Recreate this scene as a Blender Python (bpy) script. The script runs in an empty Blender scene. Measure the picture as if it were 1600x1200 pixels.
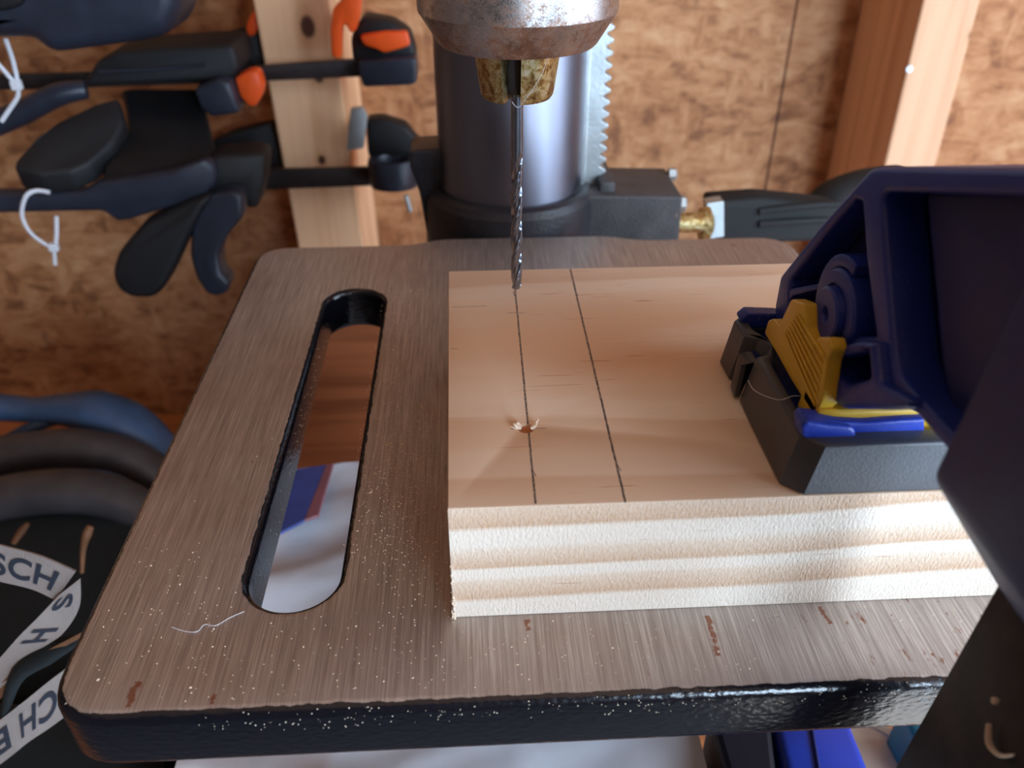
import bpy, bmesh, math, random
from mathutils import Vector, Matrix
random.seed(7)
PI = math.pi
MM = 0.001
TZ = 1.15            # height of the drill press table above the floor, metres
SC = bpy.context.scene
COL = SC.collection

# ------------------------------------------------------------------ camera
cam = bpy.data.cameras.new('camera'); camo = bpy.data.objects.new('camera', cam); COL.objects.link(camo)
cam.sensor_width = 36; cam.lens = 36 * 1316 / 1600; cam.clip_start = .005; cam.clip_end = 50
camo.location = (0, 0, TZ + .150)
camo.rotation_euler = (math.radians(90 - 33.4), 0, math.radians(-3.0))
cam.dof.use_dof = True; cam.dof.focus_distance = .215; cam.dof.aperture_fstop = 16
SC.camera = camo
# ------------------------------------------------------------------ light
w = bpy.data.worlds.new('world'); SC.world = w; w.use_nodes = True
w.node_tree.nodes['Background'].inputs[0].default_value = (.62, .8, 1, 1)
w.node_tree.nodes['Background'].inputs[1].default_value = 1.2
def area(name, loc, target, sx, sy, power, col):
    l = bpy.data.lights.new(name, 'AREA'); l.shape = 'RECTANGLE'; l.size = sx; l.size_y = sy; l.energy = power; l.color = col
    o = bpy.data.objects.new(name, l); COL.objects.link(o); o.location = loc
    d = Vector(target) - Vector(loc); o.rotation_euler = d.to_track_quat('-Z', 'Y').to_euler()
    return o
area('door_daylight', (.935, -.60, 1.02), (0, -.60, 1.02), .68, 1.9, 11.3, (.62, .80, 1))
area('window_daylight', (.935, .03, 1.45), (0, .03, 1.45), .42, .6, 2.2, (.66, .81, 1))
area('front_fill_light', (.67, -1.335, 1.45), (.67, 0, 1.45), .40, .72, 11.5, (.62, .80, 1))  # added fill, brightens the board front and left stud
sun = bpy.data.lights.new('sun', 'SUN'); sun.energy = 32; sun.angle = .0093; sun.color = (.9, .95, 1)
suno = bpy.data.objects.new('sun', sun); COL.objects.link(suno)
suno.rotation_euler = Vector((-.20, -.03, -1)).to_track_quat('-Z', 'Y').to_euler()
SC.view_settings.view_transform = 'Standard'; SC.view_settings.look = 'None'
SC.view_settings.gamma = 1; SC.view_settings.use_curve_mapping = False
SC.view_settings.exposure = 1.28

# ------------------------------------------------------------------ materials
class NT:
    def __init__(s, name):
        s.m = bpy.data.materials.new(name); s.m.use_nodes = True
        s.t = s.m.node_tree; s.b = s.t.nodes['Principled BSDF']; s.L = s.t.links
        tc = s.t.nodes.new('ShaderNodeTexCoord'); s.obj = tc.outputs['Object']
    def put(s, sock, v):
        if isinstance(v, bpy.types.NodeSocket): s.L.new(v, sock)
        elif v is not None:
            if hasattr(sock.default_value, '__len__') and not hasattr(v, '__len__'): v = (v,) * len(sock.default_value)
            if hasattr(v, '__len__') and len(v) == 3 and len(sock.default_value) == 4: v = tuple(v) + (1,)
            sock.default_value = v
    def math(s, op, a, b=None, c=None, clamp=False):
        n = s.t.nodes.new('ShaderNodeMath'); n.operation = op; n.use_clamp = clamp
        for i, v in enumerate((a, b, c)):
            if v is not None: s.put(n.inputs[i], v)
        return n.outputs[0]
    def map(s, vec=None, scale=(1, 1, 1), loc=(0, 0, 0), rot=(0, 0, 0)):
        n = s.t.nodes.new('ShaderNodeMapping'); s.put(n.inputs[0], vec or s.obj)
        n.inputs['Scale'].default_value = scale; n.inputs['Location'].default_value = loc; n.inputs['Rotation'].default_value = rot
        return n.outputs[0]
    def noise(s, scale, vec=None, detail=3, rough=.5, dist=0, col=False):
        n = s.t.nodes.new('ShaderNodeTexNoise'); s.put(n.inputs['Vector'], vec or s.obj)
        n.inputs['Scale'].default_value = scale; n.inputs['Detail'].default_value = detail
        n.inputs['Roughness'].default_value = rough; n.inputs['Distortion'].default_value = dist
        return n.outputs['Color' if col else 'Fac']
    def vor(s, scale, vec=None, feat='F1', out='Distance', rnd=1):
        n = s.t.nodes.new('ShaderNodeTexVoronoi'); s.put(n.inputs['Vector'], vec or s.obj); n.feature = feat
        n.inputs['Scale'].default_value = scale; n.inputs['Randomness'].default_value = rnd
        return n.outputs[out]
    def rng(s, v, a, b, c=0, d=1):
        n = s.t.nodes.new('ShaderNodeMapRange'); s.put(n.inputs[0], v)
        for i, x in enumerate((a, b, c, d)): n.inputs[i + 1].default_value = x
        return n.outputs[0]
    def mix(s, f, a, b, mode='MIX'):
        n = s.t.nodes.new('ShaderNodeMix'); n.data_type = 'RGBA'; n.blend_type = mode
        s.put(n.inputs[0], f); s.put(n.inputs[6], a); s.put(n.inputs[7], b); return n.outputs[2]
    def ramp(s, v, stops):
        n = s.t.nodes.new('ShaderNodeValToRGB'); s.put(n.inputs[0], v); e = n.color_ramp.elements
        while len(e) < len(stops): e.new(.5)
        for k, (p, c) in zip(e, stops): k.position = p; k.color = tuple(c) + (1,)
        return n.outputs[0]
    def xyz(s, vec=None):
        n = s.t.nodes.new('ShaderNodeSeparateXYZ'); s.put(n.inputs[0], vec or s.obj); return n.outputs
    def bump(s, h, strength=.3, dist=.001):
        n = s.t.nodes.new('ShaderNodeBump'); s.put(n.inputs['Height'], h)
        n.inputs['Strength'].default_value = strength; n.inputs['Distance'].default_value = dist
        s.L.new(n.outputs[0], s.b.inputs['Normal'])
    def set(s, **k):
        for a, v in k.items():
            s.put(s.b.inputs[{'col': 'Base Color', 'rough': 'Roughness', 'metal': 'Metallic', 'coat': 'Coat Weight', 'spec': 'Specular IOR Level', 'trans': 'Transmission Weight', 'aniso': 'Anisotropic', 'sss': 'Subsurface Weight', 'alpha': 'Alpha'}[a]], v)
        return s.m

def srgb(r, g, b):
    f = lambda c: ((c / 255) / 12.92) if c / 255 < .04045 else ((c / 255 + .055) / 1.055) ** 2.4
    return (f(r), f(g), f(b))

def plain(name, col, rough=.5, metal=0, var=.15, bs=600, bstr=.1, coat=0, dust=0):
    n = NT(name)
    v = n.noise(90, detail=4)
    c = n.mix(n.rng(v, .3, .7), tuple(x * (1 - var) for x in col), tuple(min(1, x * (1 + var)) for x in col))
    if dust:
        big = n.noise(22, detail=4, rough=.65)
        sp = n.noise(900, detail=2)
        m = n.math('MULTIPLY', n.rng(big, .5, .75), n.rng(sp, .62, .70), clamp=True)
        blob = n.rng(n.noise(75, detail=5, rough=.6), .71, .75)
        c = n.mix(n.math('MULTIPLY', n.math('MAXIMUM', m, blob), dust, clamp=True), c, srgb(170, 130, 92))
    n.set(col=c, rough=rough, metal=metal, coat=coat)
    if bstr: n.bump(n.noise(bs, detail=3), bstr, .0006)
    return n.m

def m_osb():
    n = NT('osb_board')
    L = [n.noise(1, n.map(scale=sc_, rot=(0, ro, 0), loc=lo_), detail=3, rough=.6, dist=.4) for sc_, ro, lo_ in (((30, 1, 120), .25, (0, 0, 0)), ((110, 1, 34), .5, (4, 1, 2)), ((36, 1, 100), -.7, (7, 2, 5)))]
    w1 = n.rng(n.noise(38, detail=1), .47, .53); w2 = n.rng(n.noise(34, n.map(loc=(5, 5, 5)), detail=1), .47, .53)
    f = n.mix(w2, n.mix(w1, L[0], L[1]), L[2])
    cell = n.xyz(n.vor(1, n.map(n.mix(.04, n.obj, n.noise(9, detail=3, col=True)), scale=(34, 1, 46), rot=(0, .4, 0)), out='Color'))[0]
    f = n.math('ADD', n.math('MULTIPLY_ADD', n.noise(60, detail=4, rough=.7), .35, n.math('MULTIPLY', f, .8)), n.math('MULTIPLY', n.math('SUBTRACT', cell, .5), .16))
    c = n.ramp(f, [(.40, srgb(128, 82, 50)), (.52, srgb(164, 111, 70)), (.62, srgb(180, 128, 86)), (.78, srgb(196, 150, 108))])
    dk = n.rng(n.noise(1, n.map(scale=(42, 1, 24), rot=(0, .5, 0)), detail=3, rough=.6), .66, .74)
    c = n.mix(n.math('MULTIPLY', dk, .6), c, srgb(100, 54, 30))
    n.set(col=c, rough=.75); n.bump(f, .25, .002)
    return n.m

def m_stud(name, light, dark, knots=(), axis=2):
    n = NT(name)
    sc = [95, 95, 95]; sc[axis] = 4
    g = n.noise(1, n.map(scale=sc), detail=4, dist=.6)
    c = n.ramp(g, [(.3, dark), (.5, light), (.72, tuple(min(1, x * 1.08) for x in light))])
    X, Yy, Z = n.xyz()[:3]
    for (kx, kz, rx, rz) in knots:
        dx = n.math('DIVIDE', n.math('SUBTRACT', X, kx * MM), rx * MM); dz = n.math('DIVIDE', n.math('SUBTRACT', Z, kz * MM), rz * MM)
        d = n.math('SQRT', n.math('ADD', n.math('MULTIPLY', dx, dx), n.math('MULTIPLY', dz, dz)))
        d = n.math('ADD', d, n.math('MULTIPLY', n.noise(160), .3))
        c = n.mix(n.rng(d, 2.6, 1.1, 0, .35), c, srgb(190, 128, 70))
        c = n.mix(n.rng(d, 1.35, .95), c, srgb(92, 54, 38))
    n.set(col=c, rough=.7); n.bump(g, .15, .001)
    return n.m

def m_board():
    n = NT('sawn_pine')
    X, Yy, Z = n.xyz()[:3]
    wob = n.noise(1, n.map(scale=(9, 9, 9)), detail=2)
    warp = n.math('MULTIPLY', n.math('SUBTRACT', wob, .5), .005)
    dy = n.math('SUBTRACT', Yy, .196); dz = n.math('ADD', Z, .062)
    r = n.math('SQRT', n.math('ADD', n.math('MULTIPLY', dy, dy), n.math('MULTIPLY', dz, dz)))
    r = n.math('ADD', n.math('ADD', r, warp), n.math('MULTIPLY', X, -.022))
    fine = n.noise(1, n.map(scale=(14, 900, 900)), detail=4, rough=.6)
    r = n.math('ADD', r, n.math('MULTIPLY', n.math('SUBTRACT', fine, .5), .0009))
    ph = n.rng(r, .085, .125)
    early = srgb(236, 220, 202); mid = srgb(226, 200, 174); late = srgb(204, 162, 126)
    st = [(0, early), (.10, early), (.205, early), (.225, late), (.32, mid), (.345, early), (.39, early), (.405, late), (.49, mid), (.53, early), (.62, early), (.64, late), (.78, mid), (.80, early), (.9, early), (.92, late)]
    c = n.ramp(ph, st)
    gg = n.t.nodes.new('ShaderNodeNewGeometry'); tz = n.rng(n.xyz(gg.outputs['Normal'])[2], .3, .6)
    c = n.mix(n.math('MULTIPLY', tz, .6), c, n.mix(n.rng(n.noise(24, n.map(scale=(.35, 1, 1)), detail=2), .4, .62), srgb(232, 208, 184), srgb(220, 184, 152)))
    # fine reddish resin dashes along the grain
    d1 = n.noise(1, n.map(scale=(70, 1500, 1500)), detail=1)
    d2 = n.noise(1, n.map(scale=(22, 160, 160), loc=(3, 2, 7)), detail=1)
    dash = n.math('MULTIPLY', n.rng(d1, .70, .76), n.rng(d2, .5, .6), clamp=True)
    c = n.mix(n.math('MULTIPLY', dash, .75), c, srgb(170, 96, 58))
    # blotches
    c = n.mix(n.rng(n.noise(40, n.map(scale=(.4, 1, 1)), detail=3), .4, .8, 0, .25), c, srgb(205, 160, 126))
    # pencil marks on the top face
    top = n.math('GREATER_THAN', Z, .03285)
    jit = n.math('MULTIPLY', n.math('SUBTRACT', n.noise(500, detail=2), .5), .00028)
    def seg(a, b, wd):
        ax, ay = a; bx, by = b; L2 = (bx - ax) ** 2 + (by - ay) ** 2; L = math.sqrt(L2)
        px = n.math('SUBTRACT', X, ax * MM); py = n.math('SUBTRACT', Yy, ay * MM)
        ux, uy = (bx - ax) / L, (by - ay) / L
        t = n.math('ADD', n.math('MULTIPLY', px, ux), n.math('MULTIPLY', py, uy))
        q = n.math('ABSOLUTE', n.math('ADD', n.math('SUBTRACT', n.math('MULTIPLY', px, uy), n.math('MULTIPLY', py, ux)), jit))
        m = n.rng(q, wd * MM, wd * MM * .45)
        m = n.math('MULTIPLY', m, n.math('MULTIPLY', n.math('GREATER_THAN', t, 0), n.math('LESS_THAN', t, L * MM)))
        return m
    L1 = [(13.1,241.9),(11.8,131.9)]; L2 = [(31.3,242.8),(30.5,130.9)]
    S = [(L1[0], L1[1], .33), (L2[0], L2[1], .37)]
    for a, b in ([(9.8,214.6),(14.8,214.3)], [(8,158.2),(16.5,158)], [(12.1,142.7),(12.6,140.7)], [(31.1,227.2),(31.6,224.2)], [(30.8,143.3),(31.3,141.5)], [(12.3,228.2),(12.6,224.8)], [(-6,218.9),(4,219.2)], [(-6.3,195.3),(-4.3,195.2)]):
        S.append((a, b, .15))
    mk_ = None
    for a, b, wd in S:
        q = seg(a, b, wd); mk_ = q if mk_ is None else n.math('MAXIMUM', mk_, q)
    mk_ = n.math('MULTIPLY', n.math('MULTIPLY', mk_, top), n.rng(n.noise(900), .3, .6, .65, .95))
    c = n.mix(mk_, c, srgb(70, 58, 58))
    geo = n.t.nodes.new('ShaderNodeNewGeometry'); nz = n.xyz(geo.outputs['Normal'])[2]
    fuzz = n.noise(1, n.map(scale=(1500, 1500, 700)), detail=4, rough=.7)
    side = n.rng(nz, .6, .3)
    h = n.math('MULTIPLY', fuzz, n.math('MULTIPLY_ADD', side, .95, .05))
    c = n.mix(n.math('MULTIPLY', side, n.rng(fuzz, .35, .65, .0, .25)), c, srgb(248, 238, 228))
    n.set(col=c, rough=.7, spec=.25); n.bump(h, .9, .0006)
    return n.m

def m_table():
    n = NT('ground_cast_iron_with_black_paint'); n.obj = n.map(loc=(.0195, .385, -.300))
    X, Yy, Z = n.xyz()[:3]
    br = n.noise(1, n.map(scale=(2600, 45, 45)), detail=3, rough=.7)
    br2 = n.noise(1, n.map(scale=(900, 12, 12), loc=(5, 1, 1)), detail=2)
    g = n.math('MULTIPLY_ADD', br, .75, n.math('MULTIPLY', br2, .25))
    steel = n.ramp(g, [(.3, srgb(140, 130, 124)), (.5, srgb(180, 171, 165)), (.7, srgb(218, 212, 208))])
    pat = n.noise(11, detail=4, rough=.6)
    steel = n.mix(n.rng(pat, .42, .62, 0, .35), steel, srgb(150, 120, 102))
    r1 = n.noise(1, n.map(scale=(420, 170, 200)), detail=5, rough=.65); r2 = n.noise(24, n.map(loc=(.3, .1, 0)), detail=2)
    right = n.rng(X, -.03, .05, .0, .075)
    rm = n.rng(n.math('ADD', n.math('ADD', r1, right), n.math('MULTIPLY', n.math('SUBTRACT', r2, .5), .5)), .74, .80)
    sx = n.math('DIVIDE', n.math('SUBTRACT', X, -.0405), .0016); sxx = n.math('DIVIDE', n.math('SUBTRACT', X, .0165), .0011)
    steel = n.mix(n.math('MULTIPLY', rm, .85), steel, srgb(128, 70, 36))
    for (a, b, ww) in (([(-72.8,111.4),(-72.7,117.6)]) + [1.1],  ([(-55.9,111.2),(-56,113.6)]) + [.7], ([(51.4,128.9),(51,117.7)]) + [.9], ([(10,129.9),(10.4,126.8)]) + [.8], ([(77.9,130.2),(78.7,125.1)]) + [.7]):
        L = math.hypot(b[0] - a[0], b[1] - a[1]); ux, uy = (b[0] - a[0]) / L, (b[1] - a[1]) / L
        px = n.math('SUBTRACT', X, a[0] * MM); py = n.math('SUBTRACT', Yy, a[1] * MM)
        t = n.math('ADD', n.math('MULTIPLY', px, ux), n.math('MULTIPLY', py, uy))
        q = n.math('ABSOLUTE', n.math('SUBTRACT', n.math('MULTIPLY', px, uy), n.math('MULTIPLY', py, ux)))
        q = n.math('ADD', q, n.math('MULTIPLY', n.math('SUBTRACT', n.noise(700, detail=3), .45), ww * MM * 3))
        m = n.math('MULTIPLY', n.rng(q, ww * MM, ww * MM * .5), n.math('MULTIPLY', n.math('GREATER_THAN', t, 0), n.math('LESS_THAN', t, L * MM)))
        steel = n.mix(n.math('MULTIPLY', m, .8), steel, srgb(134, 74, 40))
    # pale scuffs
    sc = n.rng(n.noise(1, n.map(scale=(60, 35, 1)), detail=4), .66, .75)
    steel = n.mix(n.math('MULTIPLY', sc, .25), steel, srgb(190, 180, 175))
    edge = n.math('MULTIPLY', n.math('SUBTRACT', n.noise(260, detail=4, rough=.6), .5), .0006)
    paint = n.rng(n.math('ADD', Z, edge), -.00016, -.00022)
    n.set(col=n.mix(paint, steel, srgb(12, 13, 20)), metal=n.rng(paint, 0, 1, .78, 0), rough=n.rng(paint, 0, 1, .5, .2), coat=0)
    hp = n.noise(560, n.map(scale=(.8, 1, 1.5)), detail=2)
    h = n.math('ADD', n.math('MULTIPLY', g, n.rng(paint, 0, 1, .12, 0)), n.math('MULTIPLY', hp, n.rng(paint, 0, 1, 0, .30)))
    n.bump(h, .5, .0012)
    return n.m

def m_chuck():
    n = NT('rusty_chuck_steel'); n.obj = n.map(loc=(.0195, .385, -.300))
    r = n.math('MULTIPLY_ADD', n.noise(3600, detail=3, rough=.7), .6, n.math('MULTIPLY', n.noise(500, detail=4), .4)); b = n.noise(60, detail=3)
    Z = n.xyz()[2]
    low = n.rng(Z, .1165, .1105, 0, .055)
    f = n.rng(n.math('ADD', n.math('ADD', r, n.math('MULTIPLY', n.math('SUBTRACT', b, .5), .6)), low), .50, .62)
    rust = n.ramp(n.noise(240, detail=5), [(.3, srgb(104, 72, 56)), (.55, srgb(150, 108, 84)), (.8, srgb(184, 150, 124))])
    n.set(col=n.mix(f, srgb(196, 192, 190), rust), metal=n.rng(f, 0, 1, 1, .6), rough=n.rng(f, 0, 1, .24, .5))
    n.bump(n.math('MULTIPLY', r, -1), .25, .0004)
    return n.m

def m_jaw():
    n = NT('oily_jaw_steel')
    r = n.noise(420, detail=6, rough=.75, dist=.6)
    c = n.ramp(r, [(.34, srgb(92, 56, 30)), (.44, srgb(160, 126, 74)), (.54, srgb(204, 186, 130)), (.68, srgb(226, 216, 194))])
    n.set(col=c, metal=.85, rough=n.rng(r, .3, .7, .3, .5)); n.bump(r, .25, .0005)
    return n.m

M = {}
M['osb'] = m_osb()
M['stud'] = m_stud('pine_stud', srgb(248, 198, 154), srgb(226, 168, 120), [p + (4.2, 6.5) for p in [(-96.6,48.1)]] + [p + (2.4, 3.2) for p in [(-98.3,-35.5)]] + [p + (3.2, 4.5) for p in [(-93.6,19.1)]])
M['stud2'] = m_stud('pine_stud_plain', srgb(222, 174, 136), srgb(204, 150, 112), [p + (2.2, 3) for p in [(326,39)]])
M['upstand'] = m_stud('orange_pine_plank', srgb(176, 104, 62), srgb(138, 76, 42), [p + (2.4, 3.4) for p in [(-78.4,-157.9)]], axis=0)
M['bench'] = m_stud('bench_wood', srgb(176, 112, 66), srgb(128, 74, 40), axis=0)
M['darkwall'] = plain('dark_stained_boards', srgb(92, 72, 60), .8, bs=60)
M['board'] = m_board(); M['table'] = m_table(); M['chuck'] = m_chuck(); M['jaw'] = m_jaw()
M['floor'] = plain('dusty_concrete', srgb(104, 100, 96), .85, bs=200)
n = NT('polished_column_steel'); g = n.noise(1, n.map(scale=(30, 30, 1500)), detail=3); n.set(col=n.mix(n.noise(14, detail=4), srgb(98, 98, 110), srgb(134, 137, 150)), metal=1, rough=n.rng(n.noise(25, detail=4), .3, .7, .32, .46)); n.bump(g, .06, .0003); M['column'] = n.m
M['zinc'] = plain('zinc_plated_steel', srgb(176, 184, 186), .42, .8, .12, 900, .2)
M['cast'] = plain('black_painted_cast_iron', srgb(34, 35, 42), .42, 0, .3, 700, .5, dust=.25)
M['castbox'] = plain('dusty_black_cast_iron', srgb(66, 64, 66), .55, 0, .25, 900, .6, dust=.6)
n = NT('drill_bit_steel'); n.set(col=n.mix(n.noise(600, detail=4), srgb(120, 128, 142), srgb(166, 174, 188)), metal=1, rough=.27); M['bit'] = n.m
M['flute'] = plain('drill_bit_flute_steel', srgb(70, 70, 76), .45, .9, .3)
M['rubber'] = plain('black_rubber', srgb(66, 66, 70), .42, 0, .15, 1500, .12, dust=.3)
M['navy'] = plain('navy_plastic', srgb(30, 48, 132), .42, 0, .12, 1400, .12, dust=.7)
M['navyclean'] = plain('deep_navy_plastic', srgb(15, 27, 88), .5, 0, .15, 900, .1, dust=.5)
M['blue'] = plain('royal_blue_plastic', srgb(36, 62, 168), .33, 0, .08, 1500, .15)
M['yellow'] = plain('yellow_plastic', srgb(214, 170, 44), .42, 0, .06, 1500, .1)
M['orange'] = plain('orange_plastic', srgb(246, 92, 30), .4, 0, .06)
M['blackplastic'] = plain('black_plastic', srgb(17, 16, 19), .6, 0, .2, 500, .1)
M['matteblack'] = plain('matte_black_rubber', srgb(13, 12, 13), .8, 0, .2, 500, .1)
M['darkplastic'] = plain('charcoal_plastic', srgb(38, 42, 54), .4, 0, .2, 500, .1)
M['bar'] = plain('dark_oxidised_steel', srgb(46, 38, 38), .5, .35, .35, 300, .3)
M['jawbar'] = plain('brown_stained_steel', srgb(44, 35, 33), .6, .2, .5, 250, .4, dust=.35)
M['nylon'] = plain('white_nylon', srgb(226, 226, 232), .4, 0, .03)
M['dust'] = plain('pale_sawdust', srgb(226, 206, 180), .9, 0, .2, bstr=0)
M['fibre'] = plain('white_wood_fibre', srgb(244, 226, 204), .8, 0, .1, bstr=0)
M['holewood'] = plain('drilled_wood', srgb(176, 108, 66), .9, 0, .3, 1200, .6)
M['film'] = plain('white_plastic_film', srgb(216, 218, 226), .28, 0, .05, 60, .3)
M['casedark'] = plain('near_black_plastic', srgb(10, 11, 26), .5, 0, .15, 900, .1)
M['film_blue'] = plain('blue_printed_film', srgb(58, 74, 140), .35, 0, .15, 60, .2)
M['film_red'] = plain('dull_red_printed_film', srgb(140, 84, 92), .4, 0, .15, 60, .2)
M['webbing'] = plain('white_webbing', srgb(142, 130, 124), .85, 0, .08, 2200, .5)
M['ink'] = plain('dark_printed_letters', srgb(36, 40, 52), .8, 0, .1, bstr=0)
M['bagblue'] = plain('slate_blue_moulding', srgb(52, 76, 108), .45, 0, .15)
M['baggrey'] = plain('charcoal_grey_moulding', srgb(58, 54, 56), .45, 0, .25, 300, .2)
M['bagdark'] = plain('black_green_fabric', srgb(10, 18, 20), .9, 0, .3, 900, .4)
M['tan'] = plain('tan_strip', srgb(104, 66, 38), .7, 0, .2)  # for wood showing through the bag gaps, and the thin strap
M['teal'] = plain('teal_plastic', srgb(24, 100, 122), .45, 0, .1)
M['beige'] = plain('beige_card', srgb(196, 184, 164), .8, 0, .06)

# ------------------------------------------------------------------ helpers (all lengths in mm, z = 0 is the table top)
ORG = {}
def W(p): return Vector((p[0] * MM, p[1] * MM, TZ + p[2] * MM))
def props(o, label=None, cat=None, group=None, kind=None):
    if label: o['label'] = label
    if cat: o['category'] = cat
    if group: o['group'] = group
    if kind: o['kind'] = kind
def thing(name, at, label, cat, group=None):
    o = bpy.data.objects.new(name, None); COL.objects.link(o); o.location = W(at); o.empty_display_size = .02
    ORG[o.name] = W(at); props(o, label, cat, group); return o
def mk(name, me, mat, parent=None, at=(0, 0, 0), smooth=None, label=None, cat=None, group=None, kind=None):
    """me: mesh with vertices in mm; becomes one linked object"""
    org = ORG[parent.name] if parent else W(at)
    for v in me.vertices: v.co = W(v.co) - org
    for m_ in (mat if isinstance(mat, (list, tuple)) else [mat]): me.materials.append(M[m_])
    me.name = name
    o = bpy.data.objects.new(name, me); COL.objects.link(o)
    if parent: o.parent = parent
    else: o.location = org
    ORG[o.name] = org
    if smooth is not None: me.shade_smooth() if smooth >= 180 else sharp(me, smooth)
    props(o, label, cat, group, kind); return o
def sharp(me, ang):
    me.shade_smooth(); me.update()
    bm = bmesh.new(); bm.from_mesh(me); a = math.radians(ang)
    for e in bm.edges: e.smooth = not (len(e.link_faces) != 2 or e.calc_face_angle(0) > a)
    bm.to_mesh(me); bm.free()
def frombm(bm, recalc=True):
    if recalc: bmesh.ops.recalc_face_normals(bm, faces=bm.faces)
    me = bpy.data.meshes.new('m'); bm.to_mesh(me); bm.free(); return me
def rnd(pts, r, seg=4):
    """round the corners of a closed 2D outline"""
    out = []; N = len(pts)
    for i, p in enumerate(pts):
        rr = r[i] if isinstance(r, (list, tuple)) else r
        p = Vector(p[:2]); a = Vector(pts[i - 1][:2]) - p; b = Vector(pts[(i + 1) % N][:2]) - p
        d = min(rr, a.length * .45, b.length * .45)
        if d < .01: out.append(tuple(p)); continue
        A = p + a.normalized() * d; B = p + b.normalized() * d
        for k in range(seg + 1):
            t = k / seg; out.append(tuple(A * (1 - t) ** 2 + p * 2 * t * (1 - t) + B * t * t))
    return out
def circ(cx, cy, r, n=32, ry=None): return [(cx + r * math.cos(2 * PI * k / n), cy + (ry or r) * math.sin(2 * PI * k / n)) for k in range(n)]
def plate(loops, thick, bevel=0, fn=lambda x, y, z: (x, y, z), bres=2, extra=None):
    """flat plate with holes; local z from 0 to thick; fn maps local mm to world mm"""
    cu = bpy.data.curves.new('c', 'CURVE'); cu.dimensions = '2D'; cu.fill_mode = 'BOTH'
    for L in loops:
        s = cu.splines.new('POLY'); s.points.add(len(L) - 1)
        for q, p in zip(s.points, L): q.co = (p[0], p[1], 0, 1)
        s.use_cyclic_u = True
    cu.extrude = thick / 2 - bevel; cu.bevel_depth = bevel; cu.bevel_resolution = bres; cu.offset = -bevel
    o = bpy.data.objects.new('c', cu); COL.objects.link(o)
    dg = bpy.context.evaluated_depsgraph_get(); dg.update()
    me = bpy.data.meshes.new_from_object(o.evaluated_get(dg)); bpy.data.objects.remove(o); bpy.data.curves.remove(cu)
    bm = bmesh.new(); bm.from_mesh(me); bmesh.ops.remove_doubles(bm, verts=bm.verts, dist=1e-3)
    for v in bm.verts: v.co = Vector(fn(v.co.x, v.co.y, v.co.z + thick / 2))
    me2 = frombm(bm); bpy.data.meshes.remove(me); me2.materials.clear(); return me2
def inY(y0): return lambda a, b, c: (a, y0 + c, b)       # outline in X-Z, thickness backwards
def inX(x0): return lambda a, b, c: (x0 + c, a, b)       # outline in Y-Z, thickness to the right
def inZ(z0): return lambda a, b, c: (a, b, z0 + c)
def slab(pts, vec, bev=1, seg=2):
    bm = bmesh.new(); vs = [bm.verts.new(p) for p in pts]; f = bm.faces.new(vs)
    r = bmesh.ops.extrude_face_region(bm, geom=[f]); nv = [g_ for g_ in r['geom'] if isinstance(g_, bmesh.types.BMVert)]
    for v in nv: v.co += Vector(vec)
    bmesh.ops.recalc_face_normals(bm, faces=bm.faces)
    if bev: bmesh.ops.bevel(bm, geom=list(bm.edges), offset=bev, segments=seg, affect='EDGES', clamp_overlap=True, profile=.5)
    return frombm(bm)
def smooth_line(P, n=6, closed=False):
    out = []; P = [Vector(p) for p in P]; N = len(P); rg = range(N if closed else N - 1)
    for i in rg:
        if closed: a, b, c, d = P[i - 1], P[i], P[(i + 1) % N], P[(i + 2) % N]
        else: a, b, c, d = P[max(i - 1, 0)], P[i], P[i + 1], P[min(i + 2, N - 1)]
        for k in range(n):
            t = k / n; out.append(.5 * ((2 * b) + (c - a) * t + (2 * a - 5 * b + 4 * c - d) * t * t + (3 * b - a - 3 * c + d) * t ** 3))
    if not closed: out.append(P[-1])
    return out
def tube(P, r, seg=10, flat=1, up=(0, 0, 1), bm=None, n=6):
    """round or elliptical tube; r a number or one per point; flat squeezes along up"""
    own = bm is None; bm = bm or bmesh.new()
    Q = smooth_line(P, n) if n else [Vector(p) for p in P]; R_ = r if isinstance(r, (list, tuple)) else None
    rings = []
    for i, q in enumerate(Q):
        t = (Q[min(i + 1, len(Q) - 1)] - Q[max(i - 1, 0)]).normalized(); u = Vector(up)
        s = t.cross(u); s = s.normalized() if s.length > 1e-4 else Vector((1, 0, 0)); u = s.cross(t).normalized()
        if R_:
            k = i / (len(Q) - 1) * (len(R_) - 1); k0 = min(int(k), len(R_) - 2); rr = R_[k0] * (1 - k + k0) + R_[k0 + 1] * (k - k0)
        else: rr = r
        rings.append([bm.verts.new(q + s * rr * math.cos(a) + u * rr * flat * math.sin(a)) for a in [2 * PI * j / seg for j in range(seg)]])
    for A, B in zip(rings, rings[1:]):
        for j in range(seg): bm.faces.new((A[j], A[(j + 1) % seg], B[(j + 1) % seg], B[j]))
    bm.faces.new(rings[0]); bm.faces.new(rings[-1][::-1])
    return frombm(bm) if own else bm
def lathe(prof, cx, cy, seg=64, bm=None, fn=None):
    """prof: (radius, z) list, radius 0 closes"""
    own = bm is None; bm = bm or bmesh.new(); rings = []
    for r, z in prof:
        rings.append([bm.verts.new((cx + r * math.cos(2 * PI * j / seg), cy + r * math.sin(2 * PI * j / seg), z)) for j in range(seg)])
    for A, B in zip(rings, rings[1:]):
        for j in range(seg): bm.faces.new((A[j], A[(j + 1) % seg], B[(j + 1) % seg], B[j]))
    bm.faces.new(rings[0]); bm.faces.new(rings[-1])
    if fn:
        for v in bm.verts: v.co = Vector(fn(*v.co))
    return frombm(bm) if own else bm
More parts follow.
